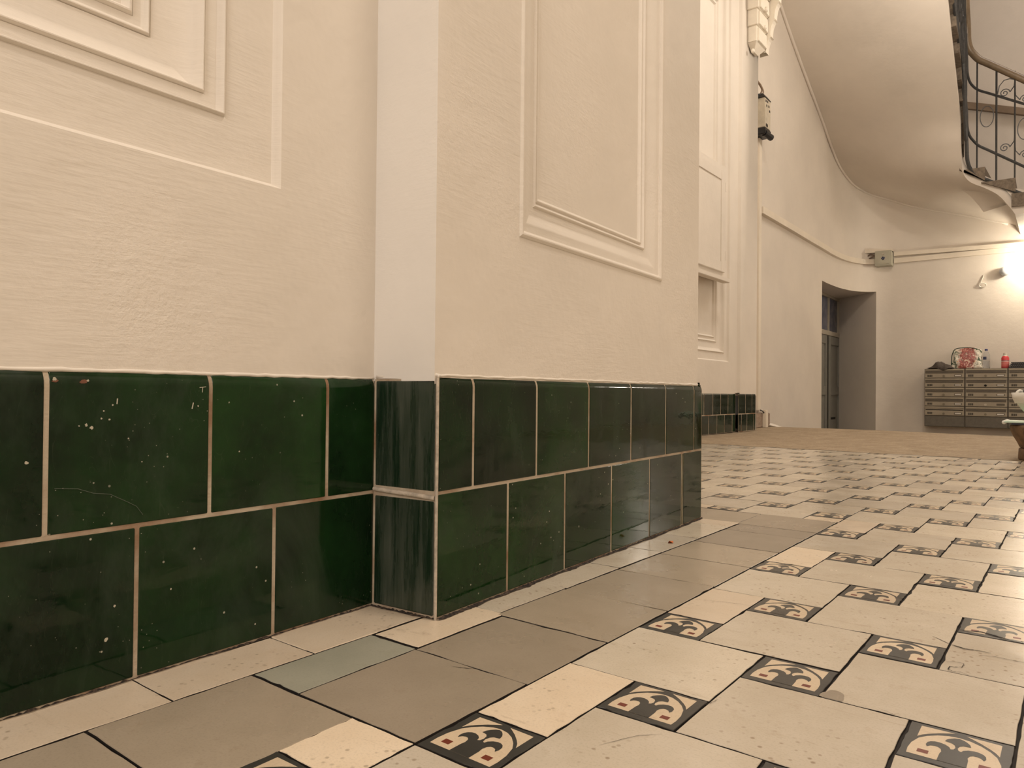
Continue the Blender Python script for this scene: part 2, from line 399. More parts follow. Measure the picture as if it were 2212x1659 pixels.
topA = [-.180 - .1755 * k for k in range(18, 0, -1)] + [-.180, -.0035, .172]
botA = [-.0885 - .1755 * k for k in range(18, 0, -1)] + [-.0885, .0875]
dado('baseboard_left', FA, -3.5, .2615, topA, botA, .167, .3395, .0, M_green)
L = lambda y: (y - .2676) / math.cos(math.atan(.052))
dado('baseboard_pier', FP, .0, 1.0225, [L(.2755 + .0725), L(.5195), L(.6985), L(.879), L(1.059), L(1.235)], [L(.438), L(.6135), L(.793), L(.973), L(1.156), L(1.1645)], .1745, .3435, .0, M_green)
# pier side: two roughly smeared cut tiles
mb = MB(); mb.cm = 0
FS2 = Frame((-.3509, .2578), (.1208, .0098), (.0098, -.1208))
tile_grid(mb, FS2, .0, .1185, .1735, .3335, .0, False, .003); tile_grid(mb, FS2, .0, .1185, .001, .166, .0, False, .003)
mb.cm = 1; mb.quad(FS2(0, 0, -.001), FS2(.1195, 0, -.001), FS2(.1195, .333, -.001), FS2(0, .333, -.001))
mb.quad(FS2(0, .3335, -.001), FS2(.1195, .3335, -.001), FS2(.1195, .336, -.03), FS2(0, .336, -.03))
# mortar bead between the two
mb.cm = 2; mb.tube([FS2(.002, .172, .0), FS2(.04, .1705, .0012), FS2(.08, .1695, .0012), FS2(.117, .1675, .0)], .0034, 8)
mb.tube([FS2(.1205, .0, .001), FS2(.1205, .1, .0013), FS2(.1206, .22, .001), FS2(.1205, .335, .001)], .0022, 8)
o = mb.build('baseboard_pier_side', [M_smear, M_grout, simple('mortar_bead', (.50, .43, .35), .9, 0, 90, .3, .003)]); autosmooth(o, 50); tag(o, kind='structure')
mb = MB()
tile_grid(mb, FE, 0, .17, .1745, .337, .0, True); tile_grid(mb, FE, 0, .17, .001, .1745, .0)
for k in range(1, 9):
    tile_grid(mb, FE, .17 * k, .17 * k + .17, .1745, .337, 0, True); tile_grid(mb, FE, .17 * k - .085, .17 * k + .085, .001, .1745, 0)
o = mb.build('baseboard_pier_end', M_green); autosmooth(o, 50); tag(o, kind='structure')

# chips, flecks and a hairline crack on the near tiles
mb = MB(); random.seed(21)
def fleck(u, z, r, el=1., d=.0004):
    P = []
    for k in range(9):
        a = k / 9 * 2 * math.pi; q = r * random.uniform(.6, 1.2); P.append(FA(u + q * math.cos(a) * el, z + q * math.sin(a), d))
    mb.add(P, [tuple(range(9))])
mb.cm = 0; fleck(-.146, .3225, .0022, 2.0, .0002); fleck(-.1725, .323, .0024, 1.6, .0002)
mb.cm = 1
for u, z, r in ((-.174, .3245, .002), (-.142, .3235, .0014), (-.143, .278, .0016), (-.138, .275, .0019), (-.150, .277, .0009), (-.126, .292, .0009), (-.128, .284, .0012), (-.120, .283, .001), (-.10, .262, .0009), (-.117, .298, .0011), (-.02, .296, .0010), (-.197, .243, .0018), (-.085, .236, .0008), (.02, .30, .0009), (.035, .24, .0012), (-.12, .052, .0026), (-.112, .085, .0015), (-.05, .09, .0012)): fleck(u, z, r)
mb.tube([FA(-.0185, .3175, .0002), FA(-.0105, .3185, .0002)], .0004, 5); mb.tube([FA(-.0145, .318, .0002), FA(-.015, .312, .0002)], .0004, 5)
mb.tube([FA(-.026, .300, .0003), FA(-.0275, .293, .0003)], .0006, 5); mb.tube([FA(-.112, .305, .0003), FA(-.1125, .299, .0003)], .0006, 5)
mb.cm = 2; mb.tube([FA(-.172, .2155, .0001), FA(-.15, .213, .0001), FA(-.135, .207, .0001), FA(-.118, .204, .0001), FA(-.10, .194, .0001), FA(-.09, .188, .0001), FA(-.083, .178, .0001)], .00025, 4)
o = mb.build('trim_4', [simple('chipped_clay', (.20, .085, .05), .9), simple('paint_fleck', (.50, .46, .36), .8), simple('hairline', (.10, .12, .09), .6)]); tag(o, kind='structure')

# plaster lip above the dado
mb = MB()
def lip(F, u0, u1, z, d0, seed):
    r = random.Random(seed); n = max(4, int((u1 - u0) / .012)); P = []
    for k in range(n + 1):
        u = u0 + (u1 - u0) * k / n; P.append(F(u, z + r.uniform(-.0008, .0008), d0 + r.uniform(-.0007, .0007)))
    mb.tube(P, [.0024 + r.uniform(-.0005, .0005) for _ in P], 8)
lip(FA, -3.4, .268, .3338, -.0066, 1); lip(FP, -.002, 1.002, .3380, -.0046, 2)
lip(Frame((-.352, .2640), (1, .05), (0, -1)), 0, .12, .3365, 0, 3)
o = mb.build('trim_1', M_wall, smooth=True); tag(o, kind='structure')

# ------------------------------------------------------------------ far left wall with its panel, raised edge and dado
mb = MB()
profF = [(0, 0)] + curve(0, .001, .010, .016, 's', 4) + [(.065, .017)] + bead(.068, .080, .018, .008) + curve(.082, .020, .150, .050, 'ovolo', 7) + bead(.152, .164, .05, .008) + [(.17, .056), (.185, .056)] + bead(.186, .20, .056, .008) + [(.205, .062)]
panel_face(mb, FF, 1.272, 5.46, .30, H, [(2.9, 5.285, .572, 3.62, profF)], 0)
FF2 = Frame((-1.745, 0), (0, 1), (1, 0))
mb.quad(FF(5.46, .30), FF2(5.475, .30), FF2(5.475, H), FF(5.46, H))
mb.quad(FF2(5.475, .30), FF2(5.86, .30), FF2(5.86, H), FF2(5.475, H))
mb.quad(FF2(5.86, .0), (-1.97, 5.86, .0), (-1.97, 5.86, H), FF2(5.86, H))
o = mb.build('wall_far_left', M_wall); autosmooth(o, 25); tag(o, kind='structure')
FD = Frame((-1.764, 0), (0, 1), (1, 0))
dado('baseboard_far_left', FD, 1.30, 5.425, [4.784 - .1716 * k for k in range(20, 0, -1)] + [4.784, 4.953, 5.11, 5.265], [4.875 - .168 * k for k in range(21, 0, -1)] + [4.875, 5.038, 5.19, 5.355], .148, .3235, .0, M_green_far, .0032)
FD2 = Frame((-1.741, 0), (0, 1), (1, 0))
dado('baseboard_far_edge', FD2, 5.428, 5.835, [5.594, 5.748], [5.50, 5.63, 5.79], .148, .3235, .0, M_green_far, .0032)
# hatch door in the far wall
th = thing('wall_hatch', (-1.70, 4.8, 1.2), 'cream painted wooden hatch door low on the far panelled wall', 'hatch')
mb = MB(); mb.box(-1.83, -1.735, 3.9, 5.107, 1.215, 2.105, .003); part(mb, 'frame', M_wall, th)
mb = MB(); mb.box(-1.737, -1.722, 3.95, 5.06, 1.262, 2.05, .002)
mb.box(-1.724, -1.716, 3.95, 4.979, 1.262, 1.34, .002); mb.box(-1.724, -1.716, 3.95, 4.979, 1.975, 2.05, .002); mb.box(-1.724, -1.716, 4.98, 5.06, 1.262, 2.05, .002)
part(mb, 'door', M_wall, th)
for z in (1.36, 1.90):
    mb = MB(); mb.tube([(-1.719, 5.07, z), (-1.719, 5.07, z + .07)], .004, 8); part(mb, 'hinge', M_wall, th)
mb = MB(); mb.box(-1.75, -1.69, 3.9, 5.10, 1.185, 1.215, .003); part(mb, 'ledge', M_wall, th)

# ------------------------------------------------------------------ corbel on the far wall
th = thing('corbel_bracket', (-1.74, 5.7, 3.2), 'white moulded plaster corbel with balls under the far arch', 'bracket')
mb = MB()
zz = [3.285, 3.420, 3.555, 3.70, 3.86, 4.04]
xs = [-1.672, -1.662, -1.650, -1.63, -1.60, -1.55]
for k in range(5):
    mb.box(-1.745, xs[k], 5.60 - .012 * k, 5.82, zz[k], zz[k + 1] + .006, .004)
    mb.box(-1.745, xs[k] + .012, 5.63 - .012 * k, 5.83, zz[k] + .01, zz[k + 1] - .01, .004)
vs = [(-1.745, 5.60, 3.285), (-1.672, 5.60, 3.285), (-1.672, 5.82, 3.285), (-1.745, 5.82, 3.285), (-1.735, 5.66, 3.225), (-1.712, 5.66, 3.225), (-1.712, 5.76, 3.225), (-1.735, 5.76, 3.225)]
mb.add(vs, [(0, 4, 5, 1), (1, 5, 6, 2), (2, 6, 7, 3), (3, 7, 4, 0), (4, 7, 6, 5)])
part(mb, 'stepped_block', M_white, th)
mb = MB()
prof = []
for k in range(5):
    x0 = -1.68 + .035 * k; z0 = 3.27 + .14 * k
    for s in range(6): prof.append((x0 + .045 * (1 - math.cos(s / 5 * math.pi / 2)) + .012, z0 + .125 * math.sin(s / 5 * math.pi / 2)))
A = [(x, 5.83, z) for x, z in prof]; B = [(x, 5.90, z) for x, z in prof]; n = len(A)
base0 = [(-1.745, 5.83, z) for x, z in prof]; base1 = [(-1.745, 5.90, z) for x, z in prof]
mb.add(A + B + base0 + base1, [(i, i + 1, n + i + 1, n + i) for i in range(n - 1)] + [(2 * n + i, 2 * n + i + 1, i + 1, i) for i in range(n - 1)] + [(n + i, n + i + 1, 3 * n + i + 1, 3 * n + i) for i in range(n - 1)])
part(mb, 'scroll', M_white, th)
for x, y, z, r in ((-1.70, 5.60, 3.205, .016), (-1.648, 5.74, 3.445, .017), (-1.632, 5.72, 3.585, .02), (-1.612, 5.70, 3.71, .022)):
    bm = bmesh.new(); bmesh.ops.create_uvsphere(bm, u_segments=16, v_segments=10, radius=r)
    for q in bm.verts: q.co.z *= 1.25; q.co += Vector((x, y, z))
    mb = MB(); mb.bm(bm); part(mb, 'ball', M_white, th, True)
# arch beam above
mb = MB(); mb.box(-1.745, 2.0, 5.55, 5.95, 4.04, 4.5); o = mb.build('trim_2', M_wall); tag(o, kind='structure')

# ------------------------------------------------------------------ floor
MATS = [M_joint, M_cream, M_tan, M_grey, M_bluegrey, M_ink, M_inlay, M_red, M_grime, M_screed, M_stone]
fl = MB()
GX, GY = .0851, .08435; AX = .17035; AY = .1687
def ftile_geo(x0, x1, y0, y1, mat, gap=.0011, rough=1.):
    x0 += gap; x1 -= gap; y0 += gap; y1 -= gap
    if x1 - x0 < .004 or y1 - y0 < .004: return
    fl.ct = random.random(); near = y0 < 2.2 and x0 < .6
    n = 9 if near else 3
    z = random.gauss(0, .00022); tx = random.gauss(0, .0016); ty = random.gauss(0, .0016); ring = []
    c = [(x0, y0), (x1, y0), (x1, y1), (x0, y1)]
    for k in range(4):
        (ax, ay), (bx, by) = c[k], c[(k + 1) % 4]; nx, ny = -(by - ay), bx - ax; l = math.hypot(nx, ny); nx /= l; ny /= l
        for i in range(n):
            s = i / n; j = (random.random() ** 3) * .0013 * rough if near else 0
            if near and random.random() < .03: j += random.uniform(.001, .0025) * rough
            if i == 0: ring.append((ax + (bx - ax) * .004, ay + (by - ay) * .004)); continue
            ring.append((ax + (bx - ax) * s + nx * j, ay + (by - ay) * s + ny * j))
    cx, cy = (x0 + x1) / 2, (y0 + y1) / 2; m = len(ring)
    def zz(x, y): return z + tx * (x - cx) + ty * (y - cy)
    e = .0004
    top = [(cx + (x - cx) * (1 - e / abs(x1 - x0) * 2), cy + (y - cy) * (1 - e / abs(y1 - y0) * 2), zz(x, y)) for x, y in ring]
    mid = [(x, y, zz(x, y) - .0006) for x, y in ring]; bot = [(x, y, -.005) for x, y in ring]
    fl.cm = mat
    fl.add(top + mid, [tuple(range(m))] + [(i, m + i, m + (i + 1) % m, (i + 1) % m) for i in range(m)])
    fl.cm = 0; fl.add(mid + bot, [(i, m + i, m + (i + 1) % m, (i + 1) % m) for i in range(m)]); fl.cm = mat
    return zz
# decor motif in unit square (s along x, t along y)
def mirror(L): return [(1.005 - s, t) for s, t in reversed(L)]
fan = [(.095, .125), (.088, .25), (.10, .40), (.145, .565), (.21, .665), (.30, .755), (.40, .812), (.5, .832)]; FAN = fan + mirror(fan[:-1])
tri = [(.125, .60), (.125, .915), (.45, .925), (.39, .885), (.31, .825), (.22, .74), (.165, .675)]
stem = [(.372, .125), (.375, .30), (.385, .36), (.372, .42), (.345, .45), (.31, .455), (.275, .44), (.246, .395), (.230, .445), (.238, .51), (.262, .55), (.30, .575), (.345, .58), (.40, .56), (.44, .52), (.455, .475),
        (.48, .49), (.492, .54), (.48, .60), (.45, .635), (.381, .65), (.395, .71), (.425, .755), (.46, .79), (.5, .808)]
STEM = stem + mirror(stem[:-1])
leaf = [(.455, .475), (.48, .49), (.492, .54), (.48, .60), (.45, .635)]
sq = [(.177, .205), (.28, .205), (.28, .29), (.177, .29)]
def inlay(poly, x0, y0, mat, zf, dz, GX=GX, GY=GY):
    fl.cm = mat; n = len(poly)
    fl.add([(x0 + s * GX, y0 + t * GY, zf(x0 + s * GX, y0 + t * GY) + dz) for s, t in poly], [tuple(range(n))])
XR = 2.0; YE = 3.9
forb = [(-2.2, -.0855, -4, 0), (-2.2, 0, 0, 1.461)]
def clip(x0, x1, y0, y1):
    best = None; todo = [(max(x0, -1.765), min(x1, XR), max(y0, -3.4), min(y1, YE))]
    while todo:
        r = todo.pop(); hit = None
        if r[1] - r[0] < .006 or r[3] - r[2] < .006: continue
        for f in forb:
            if r[0] < f[1] - .002 and r[2] < f[3] - .002 and r[3] > f[2] + .002: hit = f; break
        if not hit:
            if best is None or (r[1] - r[0]) * (r[3] - r[2]) > (best[1] - best[0]) * (best[3] - best[2]): best = r
        else: todo += [(f[1], r[1], r[2], r[3]), (r[0], r[1], f[3], r[3]), (r[0], r[1], r[2], f[2])]
    return best
for i in range(-40, 60):
    for j in range(-50, 40):
        x0 = i * .0851 + j * AX; y0 = i * AY - j * GY
        if x0 < -2 or x0 > 2.1 or y0 < -3.5 or y0 > 4: continue
        c = clip(x0, x0 + GX, y0, y0 + GY)
        if c:
            full = (c[1] - c[0]) > .06 and (c[3] - c[2]) > .05
            zf = ftile_geo(*c, 5)
            if full and zf and y0 < 3.8 and x0 < .75 and y0 > -.9:
                r = (c[0], c[2]); g = (c[1] - c[0], c[3] - c[2])
                inlay(FAN, *r, 6, zf, .00012, *g); inlay(tri, *r, 6, zf, .00012, *g); inlay(mirror(tri), *r, 6, zf, .00012, *g)
                inlay(STEM, *r, 5, zf, .00024, *g); inlay(sq, *r, 7, zf, .00024, *g); inlay(mirror(sq), *r, 7, zf, .00024, *g)
        # the big tile beyond the small one (same left edge shifted back by one unit)
        bx0, bx1, by0, by1 = x0 - GX, x0 + GX, y0 + GY, y0 + GY + AY
        c = clip(bx0, bx1, by0, by1)
        if c:
            w_ = c[1] - c[0]; h_ = c[3] - c[2]
            cut = (w_ < .12 or h_ < .12) and c[2] < 1.7
            mat = 2 if cut else 1
            ftile_geo(*c, mat)
# grey border tiles
gy = [0, .170, .341, .513, .685, .853, 1.013, 1.189, 1.281]
for a, b in zip(gy, gy[1:]): ftile_geo(-.172 if a < .3 else -.182, -.001, a, b, 3)
ftile_geo(-.19, -.001, 1.281, 1.459, 3); ftile_geo(-.0857, .0, 1.4615, 1.518, 2)
k = -.19
while k > -1.76: ftile_geo(max(k - .172, -1.764), k, 1.293, 1.459, 3); k -= .172
for k in range(0, 19): ftile_geo(-.2535, -.0825, -.0015 - .1715 * (k + 1), -.0015 - .1715 * k, 3)
ftile_geo(-.2535, -.172, 0, .172, 4)
# cream strip along the wall
cy = [-.0905 - .1745 * k for k in range(18, -1, -1)] + [.083, .2]
for a, b in zip(cy, cy[1:]): ftile_geo(-.344, -.2545, a, min(b, .2), 2, .0007, .7)
ftile_geo(-.352, -.2545, .083, .268, 2); fl.v = fl.v
cy = [.176, .351, .5235, .697, .866, 1.046, 1.222, 1.293]
for n_, (a, b) in enumerate(zip(cy, cy[1:])): ftile_geo(-.253 if a < .3 else -.285, -.1735 if a < .3 else -.184, a, b, 2 if n_ in (0, 6) else 1)
k = -.19
while k > -1.76: ftile_geo(max(k - .172, -1.764), k, 1.288, 1.292, 2); k -= .172
# joint bed and the worn screed beyond
fl.cm = 0; fl.ct = .5
fl.quad((-1.77, -3.5, -.0032), (2.0, -3.5, -.0032), (2.0, 3.9, -.0032), (-1.77, 3.9, -.0032))
fl.cm = 9
random.seed(5)
nx, ny = 60, 40; vs = []
for j in range(ny + 1):
    for i in range(nx + 1):
        x = -1.95 + i * 3.95 / nx; y = 3.885 + j * (6.62 - 3.885) / ny
        y0_ = random.uniform(-.02, .03) if j == 0 else 0
        z = .0025 * math.sin(x * 3.1 + y * 1.7) + .003 * math.sin(x * 1.3 - y * 2.3) + random.uniform(-.0012, .0012)
        if j == 0: z = .001
        vs.append((x, y + y0_, z))
fl.add(vs, [(j * (nx + 1) + i, j * (nx + 1) + i + 1, (j + 1) * (nx + 1) + i + 1, (j + 1) * (nx + 1) + i) for j in range(ny) for i in range(nx)])
fl.cm = 10
fl.box(-1.95, 2.0, 6.60, 6.66, -.15, -.003)
# grime strip at the foot of the wall
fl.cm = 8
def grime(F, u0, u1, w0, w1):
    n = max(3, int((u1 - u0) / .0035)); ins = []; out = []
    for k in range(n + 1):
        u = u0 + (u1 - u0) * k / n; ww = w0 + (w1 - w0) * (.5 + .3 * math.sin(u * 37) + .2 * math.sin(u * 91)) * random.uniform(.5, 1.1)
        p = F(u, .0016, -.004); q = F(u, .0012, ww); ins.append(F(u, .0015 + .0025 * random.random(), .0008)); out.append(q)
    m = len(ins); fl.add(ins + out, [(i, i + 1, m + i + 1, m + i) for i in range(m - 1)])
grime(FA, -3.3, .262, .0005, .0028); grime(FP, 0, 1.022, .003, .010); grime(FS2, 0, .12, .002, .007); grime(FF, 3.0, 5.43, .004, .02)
# cracks and chipped spots
fl.cm = 0
def crack(pts, w_):
    P = []
    for (a, b) in zip(pts, pts[1:]):
        for k in range(5): P.append((a[0] + (b[0] - a[0]) * k / 5 + random.uniform(-.0006, .0006), a[1] + (b[1] - a[1]) * k / 5 + random.uniform(-.0006, .0006)))
    P.append(pts[-1]); W_ = [w_ * random.uniform(.3, 1) * (math.sin(math.pi * (i + .5) / len(P)) * .8 + .2) for i in range(len(P))]
    L_ = []; R_ = []
    for i, p in enumerate(P):
        a = P[max(0, i - 1)]; b = P[min(len(P) - 1, i + 1)]; dx, dy = b[0] - a[0], b[1] - a[1]; l = math.hypot(dx, dy) or 1
        L_.append((p[0] - dy / l * W_[i], p[1] + dx / l * W_[i], .0008)); R_.append((p[0] + dy / l * W_[i], p[1] - dx / l * W_[i], .0008))
    m = len(P); fl.add(L_ + R_, [(i, i + 1, m + i + 1, m + i) for i in range(m - 1)])
for pts, w_ in (([(.339, .686), (.352, .687), (.367, .694), (.383, .688), (.399, .678), (.415, .673), (.45, .66)], .0022),
                ([(.319, .631), (.34, .611), (.358, .603), (.371, .607), (.385, .606)], .0016), ([(.375, .59), (.39, .594), (.404, .594), (.44, .592)], .0008),
                ([(.344, .535), (.353, .544), (.362, .544), (.364, .538), (.362, .527), (.351, .522), (.351, .511), (.357, .507), (.363, .51), (.375, .505)], .0007),
                ([(.31, .345), (.318, .342), (.325, .338), (.329, .344)], .0003), ([(.168, .235), (.172, .245), (.176, .262)], .0004), ([(.13, .10), (.15, .14), (.165, .155)], .0004),
                ([(.02, .60), (.06, .612), (.10, .615)], .0004), ([(-.10, .155), (-.085, .16), (-.07, .168)], .0006), ([(-.15, .34), (-.10, .338), (-.05, .341)], .001)): crack(pts, w_)
fl.cm = 3; fl.ct = .1; n = 14
fl.add([(.2665 + .012 * math.cos(a_ * math.pi / (n - 1)) + random.uniform(-.001, .001), .338 + .026 * math.sin(a_ * math.pi / (n - 1)), .0007) for a_ in range(n)], [tuple(range(n))])
o = fl.build('floor', MATS); tag(o, kind='structure')

# ------------------------------------------------------------------ stair room: curved wall, lower floor, steps down
path = [(-1.95, 5.86), (-1.95, 6.6), (-1.95, 7.4), (-1.955, 8.1), (-1.955, 8.70), (-1.96, 8.95), (-1.955, 9.2), (-1.945, 9.4), (-1.925, 9.58), (-1.895, 9.73), (-1.855, 9.86), (-1.80, 9.96), (-1.73, 10.035), (-1.64, 10.09), (-1.55, 10.114), (-1.44, 10.12), (-1.2, 10.12), (3.4, 10.12)]
mb = MB(); ZL = -1.1
def vq(a, b, z0, z1): mb.quad((*a, z0), (*b, z0), (*b, z1), (*a, z1))
for k, (a, b) in enumerate(zip(path, path[1:])):
    if 4 <= k <= 12:
        vq(a, b, 1.68, 7.2)
    else: vq(a, b, ZL, 1.68); vq(a, b, 1.68, 7.2)
A = path[4]; B = path[13]; D0 = (-2.26, 8.70); D1 = (-2.26, 10.64)
vq(D0, A, ZL, 1.68); vq(B, D1, ZL, 1.68)
top = [(*p, 1.68) for p in path[4:14]] + [(*D1, 1.68), (*D0, 1.68)]; mb.add(top, [tuple(range(len(top)))])
o = mb.build('wall_stairwell', M_room); autosmooth(o, 34, False); tag(o, kind='structure')
mb = MB(); mb.quad((-2.6, 6.4, ZL), (3.4, 6.4, ZL), (3.4, 11, ZL), (-2.6, 11, ZL)); o = mb.build('floor_lower', M_screed); tag(o, kind='structure')
mb = MB()
for k in range(6): mb.box(-1.95, 3.4, 6.62 if k else 6.60, 6.66 + .3 * (k + 1), ZL, -.157 * (k + 1))
o = mb.build('floor_steps', M_stone); tag(o, kind='structure')
mb = MB()
mb.quad((3.4, 5.95, ZL), (3.4, 10.2, ZL), (3.4, 10.2, 7.2), (3.4, 5.95, 7.2))
mb.quad((2.0, 5.95, ZL), (3.4, 5.95, ZL), (3.4, 5.95, 7.2), (2.0, 5.95, 7.2)); mb.quad((-1.97, 5.9, H), (2.0, 5.9, H), (2.0, 5.9, 7.2), (-1.97, 5.9, 7.2))
mb.quad((2.0, -3.5, 0), (2.0, 5.95, 0), (2.0, 5.95, H + .1), (2.0, -3.5, H + .1))
o = mb.build('wall_right', M_wall); tag(o, kind='structure')
mb = MB(); mb.quad((-.5, -3.5, 0), (2, -3.5, 0), (2, -3.5, H), (-.5, -3.5, H)); o = mb.build('wall_front', M_wall); tag(o, kind='structure')
mb = MB(); mb.quad((-2, -3.5, H), (2, -3.5, H), (2, 5.95, H), (-2, 5.95, H)); mb.quad((-2.3, 5.9, 7.2), (3.4, 5.9, 7.2), (3.4, 10.2, 7.2), (-2.3, 10.2, 7.2))
o = mb.build('ceiling', M_wall); tag(o, kind='structure')

# stone plinth under the recess
mb = MB()
mb.box(-1.96, -1.875, 5.86, 6.62, 0.0, .135, .006); mb.cm = 1; mb.box(-1.955, -1.90, 6.42, 6.62, .135, .16, .006)
o = mb.build('trim_3', [simple('plinth_stone', (.33, .25, .19), .8, 0, 40, .35, .004), M_wall]); tag(o, kind='structure')

# ------------------------------------------------------------------ door in the niche
th = thing('door_1', (-2.26, 9.9, ZL), 'grey panelled door with a glazed transom in the deep niche', 'door'); th['kind'] = 'structure'
mb = MB(); mb.box(-2.33, -2.262, 8.70, 10.70, ZL, 1.70); part(mb, 'backing', M_frame, th)
mb = MB(); mb.box(-2.262, -2.225, 10.60, 10.66, ZL, 1.68); mb.box(-2.262, -2.225, 8.75, 8.85, ZL, 1.68); mb.box(-2.262, -2.215, 8.85, 10.60, 1.125, 1.185); mb.box(-2.262, -2.225, 8.85, 10.60, 1.645, 1.68)
mb.box(-2.262, -2.235, 10.095, 10.135, 1.18, 1.65)
part(mb, 'frame', M_frame, th)
for y0, y1 in ((8.85, 10.095), (10.135, 10.60)):
    mb = MB(); mb.box(-2.262, -2.252, y0, y1, 1.185, 1.645); part(mb, 'pane', M_glass, th)
def leaf_(y0, y1, nm):
    mb = MB(); mb.box(-2.262, -2.240, y0, y1, ZL, 1.12)
    for a, b in ((y0, y0 + .10), (y1 - .07, y1)): mb.box(-2.241, -2.222, a, b, ZL, 1.12, .002)
    for z0, z1 in ((1.005, 1.12), (.31, .43), (ZL, ZL + .2)): mb.box(-2.241, -2.222, y0 + .10, y1 - .07, z0, z1, .002)
    return part(mb, nm, M_door, th)
d = leaf_(10.08, 10.66, 'door_leaf'); leaf_(9.45, 9.98, 'door_leaf')
mb = MB(); mb.box(-2.262, -2.215, 9.985, 10.03, ZL, 1.12, .004); part(mb, 'astragal', M_frame if 0 else simple('shaded_astragal', (.05, .045, .035), .6), th)  # strip coloured dark to stand for the astragal's shadow
mb = MB(); mb.box(-2.240, -2.233, 10.22, 10.47, -.03, .0, .001); part(mb, 'letter_slot', M_slot, th, label='dark letter slot')

# ------------------------------------------------------------------ stair flight
def lerp(a, b, s): return tuple(a[i] + (b[i] - a[i]) * s for i in range(len(a)))
O_ = [(-.075, 10.12, 2.25), (-.125, 10.12, 2.37), (-.40, 10.12, 2.47), (-.668, 10.12, 2.57), (-1.157, 10.12, 2.735), (-1.50, 10.12, 2.89), (-1.73, 10.05, 2.99), (-1.86, 9.85, 3.07), (-1.925, 9.58, 3.17), (-1.95, 9.25, 3.29), (-1.955, 8.61, 3.594), (-1.95, 7.709, 3.972), (-1.95, 7.046, 4.295), (-1.95, 6.3, 4.72), (-1.95, 5.96, 4.92)]
I_ = [(-.045, 8.62, 2.19), (-.09, 8.62, 2.27), (-.19, 8.62, 2.41), (-.31, 8.62, 2.505), (-.40, 8.62, 2.56), (-.45, 8.615, 2.60), (-.485, 8.60, 2.65), (-.503, 8.575, 2.71), (-.512, 8.54, 2.80), (-.512, 8.49, 2.98), (-.51, 8.38, 3.26), (-.505, 7.75, 3.75), (-.50, 7.15, 4.20), (-.50, 6.4, 4.66), (-.50, 5.96, 4.92)]
def cr(P, n=6):
    out = []
    for i in range(len(P) - 1):
        p0 = P[max(0, i - 1)]; p1 = P[i]; p2 = P[i + 1]; p3 = P[min(len(P) - 1, i + 2)]
        for k in range(n):
            s = k / n; out.append(tuple(.5 * (2 * p1[a] + (p2[a] - p0[a]) * s + (2 * p0[a] - 5 * p1[a] + 4 * p2[a] - p3[a]) * s * s + (-p0[a] + 3 * p1[a] - 3 * p2[a] + p3[a]) * s ** 3) for a in range(3)))
    out.append(P[-1]); return out
O2 = [O_[0], lerp(O_[0], O_[1], .5)] + cr(O_[1:]); I2 = [I_[0], lerp(I_[0], I_[1], .5)] + cr(I_[1:])
st = thing('staircase', (-.5, 8.6, 2.2), 'curving staircase with a plastered underside and stone steps along the wall', 'staircase')
mb = MB(); NA = 16; vs = []
for a, b in zip(I2, O2):
    for k in range(NA + 1):
        s = k / NA; p = list(lerp(a, b, s)); bulge = -.10 * math.exp(-((1 - s) / .05) ** 2) * .35
        p[2] -= .012 * math.sin(math.pi * s); vs.append(p)
n = NA + 1; fs = [(i * n + k, i * n + k + 1, (i + 1) * n + k + 1, (i + 1) * n + k) for i in range(len(I2) - 1) for k in range(NA)]
mb.add(vs, fs); 
# string face
ST = .125
vs = []
for a in I2:
    ST = .125 if a[1] > 8.5 else max(.025, .125 - (8.5 - a[1]) * .5)
    vs += [a, (a[0] + .004, a[1] - .004, a[2] + ST * .5), (a[0] + .004, a[1] - .004, a[2] + ST), (a[0] - .3, a[1] + .3, a[2] + ST)]
mb.add(vs, [(i * 4 + k, i * 4 + k + 1, (i + 1) * 4 + k + 1, (i + 1) * 4 + k) for i in range(len(I2) - 1) for k in range(3)])
# downstand and string to the right of it
vs = [(-.055, 8.62, 2.17), (3.4, 8.62, 1.2), (3.4, 8.62, 2.4), (-.09, 8.616, 2.27 + ST)]
mb.quad((-.045, 8.617, 2.19), (.35, 8.617, 2.19), (.35, 8.617, 2.30), (-.20, 8.616, 2.52))
mb.quad((-.045, 8.617, 2.19), (.8, 8.617, 2.19), (.8, 10.12, 2.25), (-.075, 10.12, 2.25))
part(mb, 'soffit', M_room, st, True)
mb = MB(); pts = [(a[0] + (.0 if a[1] > 10 else .012), a[1] - .012, a[2] - .004) for a in O2[4:]]
mb.tube(pts, .018, 8); part(mb, 'cove', M_room, st, True)
